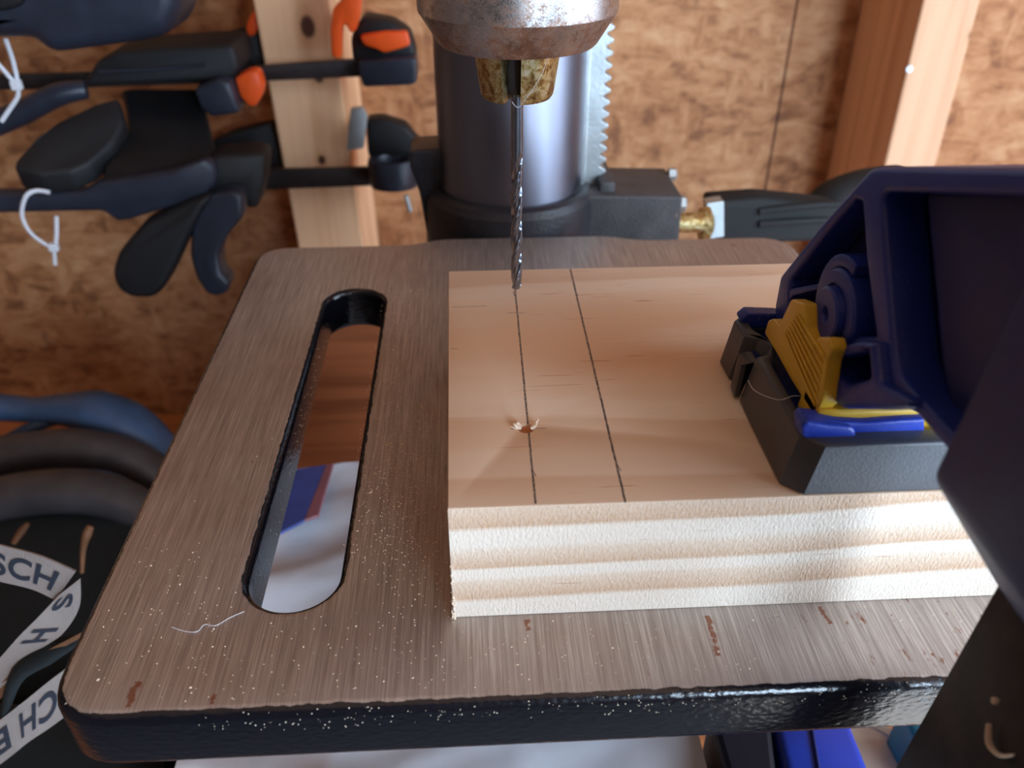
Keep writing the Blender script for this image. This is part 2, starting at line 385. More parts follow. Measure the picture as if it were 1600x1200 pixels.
def box(a, b, bev=0, seg=2):
    bm = bmesh.new(); bmesh.ops.create_cube(bm, size=1)
    for v in bm.verts: v.co = Vector([a[i] + (v.co[i] + .5) * (b[i] - a[i]) for i in range(3)])
    if bev: bmesh.ops.bevel(bm, geom=list(bm.edges), offset=bev, segments=seg, affect='EDGES', profile=.5)
    return frombm(bm)
def join(meshes):
    bm = bmesh.new()
    for m_ in meshes: bm.from_mesh(m_)
    for m_ in meshes: bpy.data.meshes.remove(m_)
    me = bpy.data.meshes.new('m'); bm.to_mesh(me); bm.free(); return me

# ------------------------------------------------------------------ the shed
WY = 650; FZ = -TZ * 1000; CZ = 1150; X0 = -1150; X1 = 950; Y0 = -1350
S_ = dict(kind='structure')
mk('floor', box((X0 - 60, Y0 - 60, FZ - 50), (X1 + 60, WY + 60, FZ)), 'floor', **S_)
mk('ceiling', box((X0 - 60, Y0 - 60, CZ), (X1 + 60, WY + 60, CZ + 20)), 'stud2', **S_)
mk('wall_left', box((X0 - 12, Y0, FZ), (X0, WY, CZ)), 'darkwall', **S_)
wb = mk('wall_back', join([box((X0, WY, FZ), (240, WY + 11, CZ)), box((242, WY, FZ), (X1, WY + 11, CZ))]), 'osb', **S_)
# right wall with a window opening, front wall opened for the added fill light
mk('wall_right', join([box((X1, Y0, FZ), (X1 + 12, -945, CZ)), box((X1, -255, FZ), (X1 + 12, -190, CZ)), box((X1, 250, FZ), (X1 + 12, WY, CZ)), box((X1, -190, FZ), (X1 + 12, 250, -10)), box((X1, -190, 610), (X1 + 12, 250, CZ)), box((X1, -945, 830), (X1 + 12, -255, CZ))]), 'osb', **S_)
mk('wall_front', join([box((X0, Y0 - 12, FZ), (460, Y0, CZ)), box((880, Y0 - 12, FZ), (X1, Y0, CZ)), box((460, Y0 - 12, FZ), (880, Y0, -70)), box((460, Y0 - 12, 670), (880, Y0, CZ))]), 'darkwall', **S_)
ls = [(-125.6,63.5),(-79.6,63.2),(-120.4,-95.1)]; rs = [(289,60.2),(325.8,59.9)]
LSX = ls[0][0]
def stud(x0, x1, mat, lean=0):
    me = box((x0, 560, FZ), (x1, WY, CZ), 1.5)
    if lean:
        for v in me.vertices: v.co.x += v.co.z * lean
    return mk('stud', me, mat, wb)
stud(ls[0][0], ls[1][0], 'stud', lean=(ls[0][0] - ls[2][0]) / 170.)
stud(rs[0][0], rs[1][0], 'stud2', lean=-.012)
stud(ls[0][0] - 440, ls[0][0] - 402, 'stud2')
stud(rs[0][0] + 410, rs[0][0] + 448, 'stud2')
for x, z in [(289.7,18.7)]:
    mk('nail_head', lathe([(0.01, 0), (2.2, 0), (2.2, 1), (.01, 1)], 0, 0, 12, fn=lambda a, b, c, x=x, z=z: (x + a, 559.8 - c, z + b)), 'zinc', wb)

# ------------------------------------------------------------------ workbench
BZ = -300
t = thing('workbench', (0, 250, FZ), 'brown wooden workbench top seen through the table slot and below the table', 'workbench')
mk('bench_top', box((X0 + 5, 60, BZ - 38), (X1 - 5, WY - 92, BZ), 3), 'bench', t)
mk('bench_rail', box((X0 + 5, WY - 92, BZ - 38), (X1 - 5, WY - 1, BZ), 1), 'bench', t)
ub = [(-146.5,-199.2)]; uz = [(-90.7,-134.4)]
mk('upstand', box((ub[0][0], 538, BZ), (260, 557, uz[0][1]), 1.5), 'upstand', t)
for x in (X0 + 30, X1 - 120):
    for y in (90, 480): mk('leg', box((x, y, FZ), (x + 88, y + 60, BZ - 38), 2), 'bench', t)

# ------------------------------------------------------------------ drill press
CX, CY = 19.5, 385
dp = thing('drill_press', (CX, CY, BZ), 'bench drill press with bare steel column, rusty chuck and brown slotted table', 'drill press')
mk('base', join([plate([rnd([(-45, 300), (85, 300), (85, 460), (-45, 460)], 20)], 10, 3, inZ(BZ)), lathe([(52, BZ + 9), (50, BZ + 50), (44, BZ + 60), (34, BZ + 60)], CX, CY, 48)]), 'cast', dp, smooth=40)
mk('column', lathe([(33.4, BZ + 40), (33.5, 400), (32, 402)], CX, CY, 128), 'column', dp, smooth=50)
# head casting above the frame, quill and spindle
mk('head', plate([rnd([(CX - 75, 175), (CX + 65, 175), (CX + 85, 300), (CX + 80, 520), (CX - 80, 520), (CX - 90, 300)], 25)], 200, 8, inZ(300)), 'cast', dp, smooth=40)
mk('quill', lathe([(11, 160), (11, 180), (20, 182), (22, 301)], 12.6, 218, 48), 'column', dp, smooth=40)
# rack with teeth
rack = [(CX + 33, -60)]
z = -60.0; pitch = 5.25
rx = 62.6
while z < 335:
    rack += [(rx - 1.9, z), (rx - 1.7, z + pitch * .14), (rx + .2, z + pitch * .28), (rx + 1.1, z + pitch * .40), (rx + 1.3, z + pitch * .52), (rx + 1.0, z + pitch * .64), (rx + 0, z + pitch * .76), (rx - 1.7, z + pitch * .9)]; z += pitch
rack += [(rx - 3, z), (CX + 33, z)]
mk('rack', plate([rack], 9, .3, inY(381), 1), 'zinc', dp)
mk('rack_spine', box((CX + 32.2, 379, -60), (CX + 34.6, 392, 338), .5), 'zinc', dp)
# collar and bracket of the table
col = mk('collar', lathe([(33.6, 11), (36.0, 11.2), (38.6, 10), (40.5, 7), (41, 2), (41, -60), (39, -62), (33.6, -62)], CX, CY, 96), 'cast', dp, smooth=25)
mk('collar_ear', plate([rnd([(-20.7,-13.3),(-23.3,9.6),(-26.9,21.2),(-26.4,28.9),(-9.2,29.8),(-6,20.9),(-9.9,12.4),(-11,-13.6)], 2)], 22, 1.5, inY(376)), 'cast', col, smooth=35)
bxp = [(53.1,10.2),(98,8.7),(100.4,-12.6),(55.6,-11.6)]
br = mk('rack_housing', join([plate([rnd([bxp[0], bxp[1], (bxp[1][0] + 1.2, -42), (bxp[0][0] - 8, -42)], 1.6)], 40, 1.4, inY(366)),
                        box((60, 371, 4), (67, 402, 14.5), 1)]), 'castbox', dp, smooth=35)
XB = bxp[1][0]
for zb, r_, y_ in (([(102.2,8.1)][0][1], 3.2, 398), ([(102.8,2.2)][0][1], 4.2, 374)):
    mk('bolt', lathe([(.01, 0), (r_ * .7, 0), (r_, .8), (r_, 4), (.01, 4)], 0, 0, 6, fn=lambda a, b, c, zb=zb, y_=y_: (XB + 3.8 - c, y_ + a, zb + b)), 'zinc', br)
# table arm and tilt boss below the table
mk('table_arm', join([plate([rnd([(-12, -60), (52, -60), (56, -22), (46, -18), (-8, -18), (-16, -22)], 4)], 120, 2, inY(235)),
    lathe([(.01, 0), (20, 0), (25, 2), (27, 6), (27, 20), (.01, 20)], 0, 0, 64, fn=lambda a, b, c: (21 + a, 347 + c, -19 + b))]), 'cast', dp, smooth=35)
mk('tilt_bolt', lathe([(.01, 0), (9, 0), (11, 1.5), (11, 6), (.01, 6)], 0, 0, 40, fn=lambda a, b, c: (23 + a, 345.6 + c, -10 + b)), 'zinc', dp, smooth=35)
# work table
TX0, TX1, TY0, TY1 = -90.5, 139.5, 108.6, 340
out = rnd([(TX0, TY0), (TX1, TY0), (TX1, TY1), (74, TY1), (60, TY1 + 5.5), (-14, TY1 + 5.5), (-26, TY1), (TX0, TY1)], [14, 14, 16, 8, 8, 8, 8, 14], 8)
def slot(x0, x1, y0, y1):
    r = (x1 - x0) / 2; cx = (x0 + x1) / 2
    return [(cx + r * math.cos(a), y1 - r + r * math.sin(a)) for a in [PI * k / 24 for k in range(25)]] + [(cx + r * math.cos(a), y0 + r + r * math.sin(a)) for a in [PI + PI * k / 24 for k in range(25)]]
lo = [slot(-55.6, -34.0, 136.2, 296.8), slot(83, 104.6, 136.2, 296.8), circ(22, 218, 9, 40)]
tb = mk('work_table', plate([out] + lo, 16.6, 2.6, inZ(-16.6), 5), 'table', dp, smooth=35)
# chuck
ck = mk('chuck', lathe([(8, 106.5), (11, 106.2), (18.9, 106.3), (19.6, 107.0), (23.9, 113.8), (24.1, 114.1), (24.1, 150), (22, 153), (14, 162), (13, 163)], 12.8, 218, 128), 'chuck', dp, smooth=14)
def jaw(a0, a1):
    bm = bmesh.new(); cx, cy = 12.7, 218; n_ = 10; rings = []
    for r, z, inr in ((11.3, 108.5, 2.0), (10.9, 106, 2.0), (9.2, 94.4, 1.9), (8.5, 93.4, 1.9)):
        am = (a0 + a1) / 2
        ring = [(cx + r * math.cos(a), cy + r * math.sin(a), z) for a in [a0 + (a1 - a0) * k / n_ for k in range(n_ + 1)]]
        ring += [(cx + inr * math.cos(a1 - .5), cy + inr * math.sin(a1 - .5), z), (cx + inr * math.cos(a0 + .5), cy + inr * math.sin(a0 + .5), z)]
        rings.append([bm.verts.new(p) for p in ring])
    for A, B in zip(rings, rings[1:]):
        for j in range(len(A)): bm.faces.new((A[j], A[(j + 1) % len(A)], B[(j + 1) % len(A)], B[j]))
    bm.faces.new(rings[0]); bm.faces.new(rings[-1]); return frombm(bm)
D = math.radians
for a0, a1 in ((-88, 28), (48, 152), (172, 245)):
    mk('jaw', jaw(D(a0), D(a1)), 'jaw', ck, smooth=40)
mk('jaw_core', lathe([(1.9, 108), (3.0, 107), (2.6, 97), (1.9, 95)], 11.9, 214.6, 16), 'flute', ck, smooth=40)
# crank and its handle, behind the table on the right
cr = mk('crank_hub', join([lathe([(5, 0), (5, 14)], 0, 0, 24, fn=lambda a, b, c: (100 + c, 385 + a, -12 + b)), lathe([(3, 0), (3, 8), (8, 8), (8.5, 12), (5, 14)], 0, 0, 24, fn=lambda a, b, c: (106 + c, 388 + a, -14 + b))]), 'jaw', dp, smooth=40)
kh = mk('crank_handle', join([plate([rnd([(121.3,-8.1),(147.3,-6.6),(186.6,-11.5),(197.7,-16),(201.1,-31),(153.2,-32.1),(124.8,-29.3)], 3)], 16, 2.5, inY(402)),
      tube([(147.9,402,-13.7),(171.7,401,-11),(196.3,404,-11.3)], [2.2, 2.0, 1.5], 8), tube([(149,402,-20.7),(173.3,401,-19.1),(198.2,404,-19.8)], [2.2, 2.0, 1.5], 8)]), 'matteblack', dp, smooth=40)
mk('grip', tube([(182.7,420,-29.7),(196.1,425,-21),(213.2,430,-17.1),(235.2,436,-16.1)], [10.5, 13.5, 14, 13], 20), 'matteblack', kh, smooth=60)
mk('end_plate', plate([rnd([(119,-7.9),(128,-6.7),(130.8,-26.3),(122.2,-27.5)], 1)], 8, .6, inY(399)), 'zinc', kh, label='pale grey end face of the handle')

# ------------------------------------------------------------------ twist drill bit
def bitmesh():
    bm = bmesh.new(); cx, cy = 12.7, 218; R0 = 1.6; N = 48
    prof = []
    for k in range(N):
        a = 2 * PI * k / N
        d = abs(((a + PI / 2) % PI) - PI / 2)          # 0 at land centre
        ff = min(max((d - .8) / .4, 0), 1); ff = ff * ff * (3 - 2 * ff)
        rr = R0 * (1 - 0.5 * ff)
        if .3 < d < .8: rr = R0 * .955
        prof.append((a, rr))
    rings = []; zt = 38.6; ztop = 79.5; steps = 170; lead = 19.5
    for i in range(steps + 1):
        z = zt + 1.0 + (ztop - zt - 1.0) * i / steps; tw = 2 * PI * (z - zt) / lead + .9
        blend = min(1, max(0, (ztop - z) / 7)); ring = []
        for a, rr in prof: r = R0 + (rr - R0) * blend ** .7; ring.append(bm.verts.new((cx + r * math.cos(a + tw), cy + r * math.sin(a + tw), z)))
        rings.append(ring)
    for z in (90, 104): rings.append([bm.verts.new((cx + R0 * math.cos(a + tw), cy + R0 * math.sin(a + tw), z)) for a, rr in prof])
    for A, B in zip(rings, rings[1:]):
        for j in range(N): bm.faces.new((A[j], A[(j + 1) % N], B[(j + 1) % N], B[j]))
    tip = bm.verts.new((cx, cy, zt))
    for j in range(N): bm.faces.new((rings[0][(j + 1) % N], rings[0][j], tip))
    bm.faces.new(rings[-1]); return frombm(bm)
mk('drill_bit', bitmesh(), 'bit', at=(12.7, 218, 38.6), smooth=38, label='thin grey twist drill bit gripped in the chuck, tip just above the board', cat='drill bit')

# ------------------------------------------------------------------ pine board
B4 = [(-6.4, 131.3), (152, 131.3), (152, 243.2), (-7.4, 243.2)]
HX, HY = [(11.6,158.3)][0]
bd = mk('pine_board', plate([B4, circ(HX, HY, 1.75, 24)], 33, .35, inZ(0), 1), 'board', at=(0, 0, 0), smooth=30,
        label='pale pine board with two pencil lines and a drilled hole, under the drill bit', cat='board')
mk('hole_wall', lathe([(1.74, 32.2), (1.7, 5), (.01, 5)], HX, HY, 24), 'holewood', bd, smooth=40)
for ang, L_, dx, dy, wd in ((2.95, 1.5, -1.6, .35, .75), (2.3, .9, -1.5, .8, .5), (3.3, 1.3, -2.4, -.1, .3), (.35, 1.3, 1.5, .1, .6), (.8, 2.2, 1.6, .5, .38)):
    bx_, by_ = HX + dx, HY + dy; c_, s_ = math.cos(ang), math.sin(ang)
    P_ = [(bx_ - c_ * .5, by_ - s_ * .5, 32.9), (bx_ + c_ * L_ * .3, by_ + s_ * L_ * .3, 33.25), (bx_ + c_ * L_ * .7, by_ + s_ * L_ * .7, 33.5 + L_ * .16), (bx_ + c_ * L_, by_ + s_ * L_, 33.5 + L_ * .3)]
    mk('splinter', tube(P_, [wd, wd * 1.15, wd * .9, .12], 6, .4), 'fibre', bd, smooth=60)
bm = bmesh.new()
for k in range(70):
    z = random.random() ** 1.6 * 17 + .1; s_ = random.uniform(.15, .5); a = random.uniform(0, 2 * PI)
    p = Vector((-6.5 + random.uniform(-.2, .5), 131.2 - random.random() * .4, z)); d1 = Vector((math.cos(a), -.4, math.sin(a))) * s_; d2 = Vector((-math.sin(a), .3, math.cos(a))) * s_ * .4
    vs = [bm.verts.new(p + q) for q in (d1, d2, -d1, -d2)]; tp = bm.verts.new(p + Vector((-.1, -.2, .1)))
    for j in range(4): bm.faces.new((vs[j], vs[(j + 1) % 4], tp))
    bm.faces.new(vs)
mk('torn_fibres', frombm(bm), 'fibre', bd, kind='stuff')

# ------------------------------------------------------------------ sawdust and threads on the table
bm = bmesh.new()
def chip(p, s_):
    a = random.uniform(0, PI); b = random.uniform(.3, 1)
    q = [Vector(p) + Vector((math.cos(a + k * PI / 2) * s_ * (b if k % 2 else 1), math.sin(a + k * PI / 2) * s_ * (b if k % 2 else 1), 0)) for k in range(4)]
    vs = [bm.verts.new(v) for v in q]; tp = bm.verts.new(Vector(p) + Vector((0, 0, s_ * random.uniform(.4, .9))))
    for j in range(4): bm.faces.new((vs[j], vs[(j + 1) % 4], tp))
    bm.faces.new(vs[::-1])
def onslot(x, y): return (-57 < x < -32 and 134 < y < 299)
def onboard(x, y): return x > -7.6 and 131 < y < 243.5
cnt = 0
while cnt < 2600:
    m_ = random.random()
    if m_ < .35: x, y = random.gauss(-15, 9), random.gauss(185, 26)
    elif m_ < .55: x, y = random.gauss(-27, 5), random.uniform(150, 300)
    elif m_ < .8: x, y = random.uniform(-86, 136), random.uniform(112, 160)
    else: x, y = random.uniform(-86, 136), random.uniform(112, 330)
    if not (-87 < x < 136 and 112 < y < 336) or onslot(x, y) or onboard(x, y): continue
    chip((x, y, .01), abs(random.gauss(.10, .05)) + .075 + (.22 if random.random() < .012 else 0)); cnt += 1
mk('sawdust', frombm(bm), 'dust', label='pale sawdust scattered over the brown steel table left of the board', cat='sawdust', kind='stuff')
bm = bmesh.new(); th = 0
for k in range(420):      # specks clinging to the front edge and slot rim
    if k < 260:
        x = random.uniform(-60, 130); z = -random.uniform(.6, 6); y = TY0 + 2.6 - math.sqrt(max(0, 2.6 ** 2 - max(0, 2.6 + z) ** 2)) if z > -2.6 else TY0
    else:
        y = random.uniform(140, 290); x, z = (-34.2 - random.random() * .6, -random.uniform(.5, 2.4)) if k % 2 else (-55.2, -random.uniform(3, 12))
    s_ = random.uniform(.06, .2); p = Vector((x, y, z))
    vs = [bm.verts.new(p + Vector(q) * s_) for q in ((1, 0, 0), (-.5, .8, 0), (-.5, -.8, 0), (0, 0, 1.2), (0, 0, -.6))]
    for f_ in ((0, 1, 3), (1, 2, 3), (2, 0, 3), (1, 0, 4), (2, 1, 4), (0, 2, 4)): bm.faces.new([vs[i] for i in f_])
mk('dust_specks', frombm(bm), 'dust', tb, kind='stuff')
def thread(P, r, label):
    mk('thread', tube([(a, b, c) for a, b, c in P], r, 5), 'nylon', at=P[0], smooth=80, label=label, cat='thread')
zz = [(-69.8,131.9),(-66.3,130.5),(-63.7,130.3),(-62.5,132.3),(-60,131.8),(-57.2,134),(-54.4,135.6)]
thread([(a, b, .1) for a, b in zz], .07, 'fine white thread curling on the table in front of the slot')
thread([(a, 206.5, b) for a, b in [(10.8,95.1),(12,93.8),(13.3,94.6)]] + [(a, 206.3, b) for a, b in [(17.6,100.9),(19.5,106)]], .05, 'pale hair caught across the front of the chuck jaws')
thread([(a, b, 46.6) for a, b in [(61.2,155.3),(61.6,150.9),(65.5,147.4),(69.5,148.7),(72.3,147.8)]], .07, 'pale curly hair lying across the black rubber clamp pad')

# ------------------------------------------------------------------ blue bar clamp holding the board
cl = thing('bar_clamp', (90, 131, 33), 'big navy blue clamp with yellow clip, black rubber pad pressed on the pine board', 'clamp')
PX0, PX1, PY0, PY1 = 64, 116, 131.2, 190
padout = [(PX0 + 4, PY0), (PX1 - 4, PY0), (PX1, PY0 + 4), (PX1, PY1 - 6), (PX1 - 6, PY1), (PX0 + 5, PY1), (PX0, PY1 - 6),
          (PX0 + .2, 176), (PX0 + 3.5, 174.5), (PX0 + 5, 171), (PX0 + 3.2, 167.2), (PX0 + .2, 166), (PX0, 158), (PX0 + 0, PY0 + 4)]
pd = mk('rubber_pad', plate([padout, rnd([(PX0 + 2.7, PY0 + 5), (PX1 - 5, PY0 + 5), (PX1 - 5, PY1 - 5), (PX0 + 3.2, PY1 - 5), (PX0 + 3.3, 179), (PX0 + 6.6, 172), (PX0 + 6.0, 168), (PX0 + 2.9, 163)], 1.2)], 13.2, .9, lambda a, b, c: (a + (c * .17 if a < 72 else -c * .14 if a > 110 else 0), b + (-c * .05 if b > 185 else 0), 33.05 + c), 3), 'rubber', cl, smooth=30)
mk('pad_flap', slab([(63.6, 167.5, 43), (66, 167.5, 43.6), (66.3, 172.5, 43.6), (64.4, 173, 43), (63.4, 171.5, 34), (63.2, 167, 34)], (1.2, 0, 0), .3), 'rubber', pd, smooth=40)
mk('pad_tray', plate([rnd([(PX0 + 4.2, PY0 + 4.8), (PX1 - 5, PY0 + 4.8), (PX1 - 5, PY1 - 5), (PX0 + 4.2, PY1 - 5)], 2)], 8, .5, inZ(34.5)), 'navyclean', cl, smooth=35)
# bright blue rails on the tray
r1 = [(65.7,48.9),(66.3,50.3),(73,49.1),(79.1,48.5),(86.5,48.9),(91.8,49),(93.2,44),(80.1,44.2),(79.1,42.7),(69.9,43.1),(66.6,45.4)]
rl = mk('rail', plate([rnd(r1, .6)], 4.2, .6, inY(135.4)), 'blue', cl, smooth=35, label='bright blue front rail on the pad')
mk('rail_block', plate([rnd([(65.6,49.1),(66.5,50.4),(71.2,49.2),(76.2,48.4),(77.5,47),(77.8,43.9),(69.4,44.1),(66.2,46.5)], .7)], 3, .7, inY(134.2)), 'blue', rl, smooth=35)
hx, hz = [(68.7,49.8)][0]
mk('pin_hole', lathe([(1.1, 0), (1.1, .5), (.7, .5), (.6, .1)], 0, 0, 20, fn=lambda a, b, c: (hx + a, 136.2 + b * .8, 49.3 - .3 + c)), 'blue', rl, smooth=40)
mk('rail', plate([rnd([(66.8,47.1),(68.5,48.9),(77,48.3),(77.6,44.7),(68.4,44.4)], .6)], 4, .6, inY(182)), 'navy', cl, smooth=35)
# arm: flange with pockets on the left side, and a web behind
armo = [(181.7,47),(183.4,50.1),(183.5,58.4),(166.2,79.8),(151.5,96.3),(149.2,97.5),(108.9,111.2),(92.3,116.9),(77.5,92.7),(81.7,65.7),(106.8,65.7),(116.6,65.7),(121,62.1),(139.6,49.6),(146.4,49),(151.4,54.3),(150.1,58),(140.1,65.7),(142.4,68.8)]
armo = [(181.7,47),(183.4,50.1),(183.5,58.4),(166.2,79.8),(151.5,96.3),(149.2,97.5),(108.9,111.2),(88.6,118.2),(72.1,91.1),(74.7,64.3),(104.3,66.3),(116.6,65.7),(121,62.1),(139.6,49.6),(146.4,49),(159.2,46.1)]
main = [(145.3,94.1),(91.3,113.5),(81.5,97.3),(80.5,73.9),(104.6,69.4),(124,68.2)]
stepped = [(139,96.4),(96.6,112.3),(85.8,94.6),(84.7,69.9),(107.3,65.2),(117.7,71.1)]
tri = [(177.3,60.2),(164.6,77.1),(154.7,89.1),(151.4,89.9),(144.8,81.5),(137.6,74.2),(133.5,70.2),(140.3,66.1),(150.3,58.5),(156.6,52.5),(174.6,50.9)]
poc = [(148.1,57),(133.3,67.8),(129.6,63.5),(139.3,55.2),(144.5,54.6)]
A0 = [armo[0], armo[1], armo[2], armo[3], armo[4], armo[5], armo[6], armo[7]] + armo[8:]
arm = mk('arm', plate([rnd(armo, [.5, 1, 1, 1, 2, 2, 1, 1, 1, 1, 1, 1, 2, 2, 1.5, 1]), rnd(main, [3, 1, 1, 1, 2, 4]), rnd(tri, [.6, 1, .8, .8, 1, 1, .6, .6, .6, .6, .6]), rnd(poc, 1)], 9, 1.1, inX(75.5), 3), 'navy', cl, smooth=35)
webo = [(192.2,46.7),(191.9,55.1),(163.4,89.2),(100.3,110.8),(85.7,86.7),(92.3,60.3),(125.2,57.4),(153.1,46.3),(164.5,46)]
mk('web', plate([webo], 10, .3, inX(84.5)), 'navyclean', arm, smooth=35)
mk('far_flange', plate([rnd([(a, b) for a, b in armo], 1)], 6, .7, inX(96)), 'navy', arm, smooth=35)
mk('web_step', plate([rnd(stepped, [2, 1, 1, 1, 3, 3])], 5, .8, inX(80.5)), 'navyclean', arm, smooth=35)
# triangular recess face, raised rim lines and the pivot hub
def ribbon(P, t, x0, x1):
    """a wall of thickness t inside the outline P (Y-Z), running from x0 to x1"""
    Q = []; N = len(P)
    for i, p in enumerate(P):
        d = (Vector(P[min(i + 1, N - 1)]) - Vector(P[max(i - 1, 0)])).normalized(); Q.append((p[0] + d.y * t, p[1] - d.x * t))
    return plate([list(P) + Q[::-1]], x1 - x0, .4, inX(x0))
tp = [armo[1], armo[2], armo[3], armo[4], armo[5], armo[6], armo[7]]
mk('top_flange', ribbon(tp, -2.2, 76.5, 102) if (armo[4][0] < armo[1][0]) else ribbon(tp, 2.2, 76.5, 102), 'navy', arm, smooth=35)
mk('shelf', slab([(75.8, a, b) for a, b in [(180.1,55.7),(176.7,58.3),(162.3,66.9),(161.1,66.1),(174.5,57.6),(177.1,53.8)]], (9, 0, 0), .5), 'navy', arm, smooth=35)
hy, hz = [(150.6,65.8)][0]
def hub(prof): return lathe(prof, 0, 0, 56, fn=lambda a, b, c: (77 - c, hy + a, hz + b))
hb = mk('hub', hub([(.01, -7.5), (9.4, -7.5), (9.4, 1.6), (8.9, 2.2), (6.4, 2.4), (6.1, 1.6), (5.9, 1.6), (5.7, 3.6), (5.2, 4.0), (1.7, 4.0), (1.4, 3.6), (1.3, 2.6), (.01, 2.6)]), 'navy', arm, smooth=35, label='round pivot hub with a raised stepped disc')
arc = [(hy + 12.3 * math.cos(a), hz + 12.3 * math.sin(a)) for a in [D(-60 - 8 + k * 10) for k in range(18)]] + [(hy + 9.6 * math.cos(a), hz + 9.6 * math.sin(a)) for a in [D(102 - k * 10) for k in range(18)]]
mk('hub_collar', plate([arc], 8.5, .5, inX(75.8)), 'navy', hb, smooth=35)
# foot block under the small pocket
mk('foot', plate([rnd([(147.4,56.9),(145.4,60.4),(135.5,68.1),(129.4,71.3),(124.5,65.7),(114.2,69),(113.5,67.9),(117.8,64.4),(135.8,52.1),(142.3,51.8)], [1, 1, .5, .5, 1, 1, 1, 1, 2, 2]), rnd([(143.4,59.3),(130.8,68.7),(127.5,64.9),(135.2,58.1),(140.2,57.3)], 1)], 9, 1.2, inX(73.2), 3), 'navy', arm, smooth=35)
# yellow clip
yc = [(173.5,48),(172.7,52.1),(170.3,53.8),(166,54.5),(162.3,63.2),(155.1,65.7),(152.4,61.5),(147.9,59.6),(145.5,63.3),(140.6,65.9),(138.7,64.5),(139.7,61.4),(138.5,56.1),(137.5,53),(139.5,47.4),(143.6,46.5),(144.7,47.7),(154,47.5),(164.2,48)]
yb = mk('clip', plate([rnd(yc, [.8, .5, .5, .5, .8, .8, .6, .6, .8, .8, .8, .8, 1, 1, 1, 1, 1, 1, 1])], 3.4, .5, inX(70.2), 3), 'yellow', cl, smooth=35)
ya, yb_ = [(158.4,62.9),(141.2,62.6)], [(162.8,54.3),(140,50.6)]
for k in range(7):
    t_ = k / 6.
    s = [(156.9,62.5),(161.4,55.1)]
    e = [(140.5,61.8),(139.2,50.5)]
    p0 = Vector((69.9, s[0][0] * (1 - t_) + s[1][0] * t_, s[0][1] * (1 - t_) + s[1][1] * t_))
    p1 = Vector((69.9, e[0][0] * (1 - t_) + e[1][0] * t_, e[0][1] * (1 - t_) + e[1][1] * t_))
    mk('ridge', tube([p0, (p0 + p1) / 2, p1], [.2, .26, .2], 6, n=3), 'yellow', yb, smooth=60)
mk('clip_base', slab([(70.2, 146, 45.0), (70.2, 137.8, 45.0), (74, 137.3, 44.5), (106, 137.3, 44.5), (106, 146, 44.5)], (0, 0, 5.6), .6), 'yellow', cl, smooth=35)
mk('clip_wedge', slab([(a, b, c) for a, b, c in [(69.6, 147, 45), (69.6, 139.2, 45), (73.5, 138.6, 45), (75, 146, 45)]], (1.5, .6, 8), .7), 'yellow', cl, smooth=35)
# jaw head around the bar, close to the camera
hd = [(70.4,66.1),(90.6,38.8)]; ht = [(73.8,99.4),(77.5,130)]
hd += [(hd[1][0] + 5, hd[1][1]), (hd[1][0] + 17, hd[0][1]), (hd[1][0] + 17, ht[1][1]), ht[1], ht[0]]
mk('jaw_head', plate([rnd(hd, [2, 2, 2, 2, 1, 1, 3])], 44, 1.2, inY(54)), 'navyclean', cl, smooth=35)
mk('head_rib', plate([rnd([(108.4,87.3),(101.4,91.2),(82.2,59.5),(94.6,52.4)], 1)], 8, .5, inX(70)), 'navyclean', cl) if False else None
b0, b1 = [(90.6,38.1),(85.1,-13.2)]
mk('bar', plate([[(b0[0], b0[1] + 20), (b1[0] - .2, b1[1]), (b1[0] - 3, -200), (b1[0] + 6, -200), (b0[0] + 6.5, b0[1] + 20)]], 24, .4, inY(74)), 'jawbar', cl)
for P_ in ([(86.2, 84, 22), (86.0, 82, 19.5), (86.2, 79.5, 20), (86.8, 77.8, 22.5)], [(86.6, 85.5, 27), (86.4, 85, 26)], ):
    mk('wood_curl', tube(P_, [.5, .7, .6, .4], 8, .5), 'dust', cl, smooth=60)
mk('lower_jaw', join([box((80, 56, -215), (104, 100, -165), 3), box((82, 98, -210), (102, 124, -180), 3)]), 'navyclean', cl, smooth=35)

# ------------------------------------------------------------------ clamps hanging on the left wall
c1 = thing('hanging_clamp', (-200, 450, 60), 'dark clamp body cut off at the top left corner, above a white cable tie', 'clamp')
mk('body', plate([rnd([(-242.8,107.2),(-132.8,106.6),(-136.3,76.8),(-143.2,67.1),(-153.1,63.7),(-185.1,59.9),(-199.5,58.3),(-204.5,60.1),(-209.3,65.2),(-258.1,66.2)], [3, 3, 12, 12, 12, 6, 6, 5, 6, 3])], 46, 9, inY(440), 4), 'darkplastic', c1, smooth=50)
mk('dark_hole_plate', plate([rnd([(-227.7,99.5),(-198.7,99.3),(-205.6,81.1),(-214.5,78.6),(-235,78.5)], 4)], 8, 2, inY(437)), 'blackplastic', c1, smooth=50)  # raised black plate paints in the dark of the handle hole
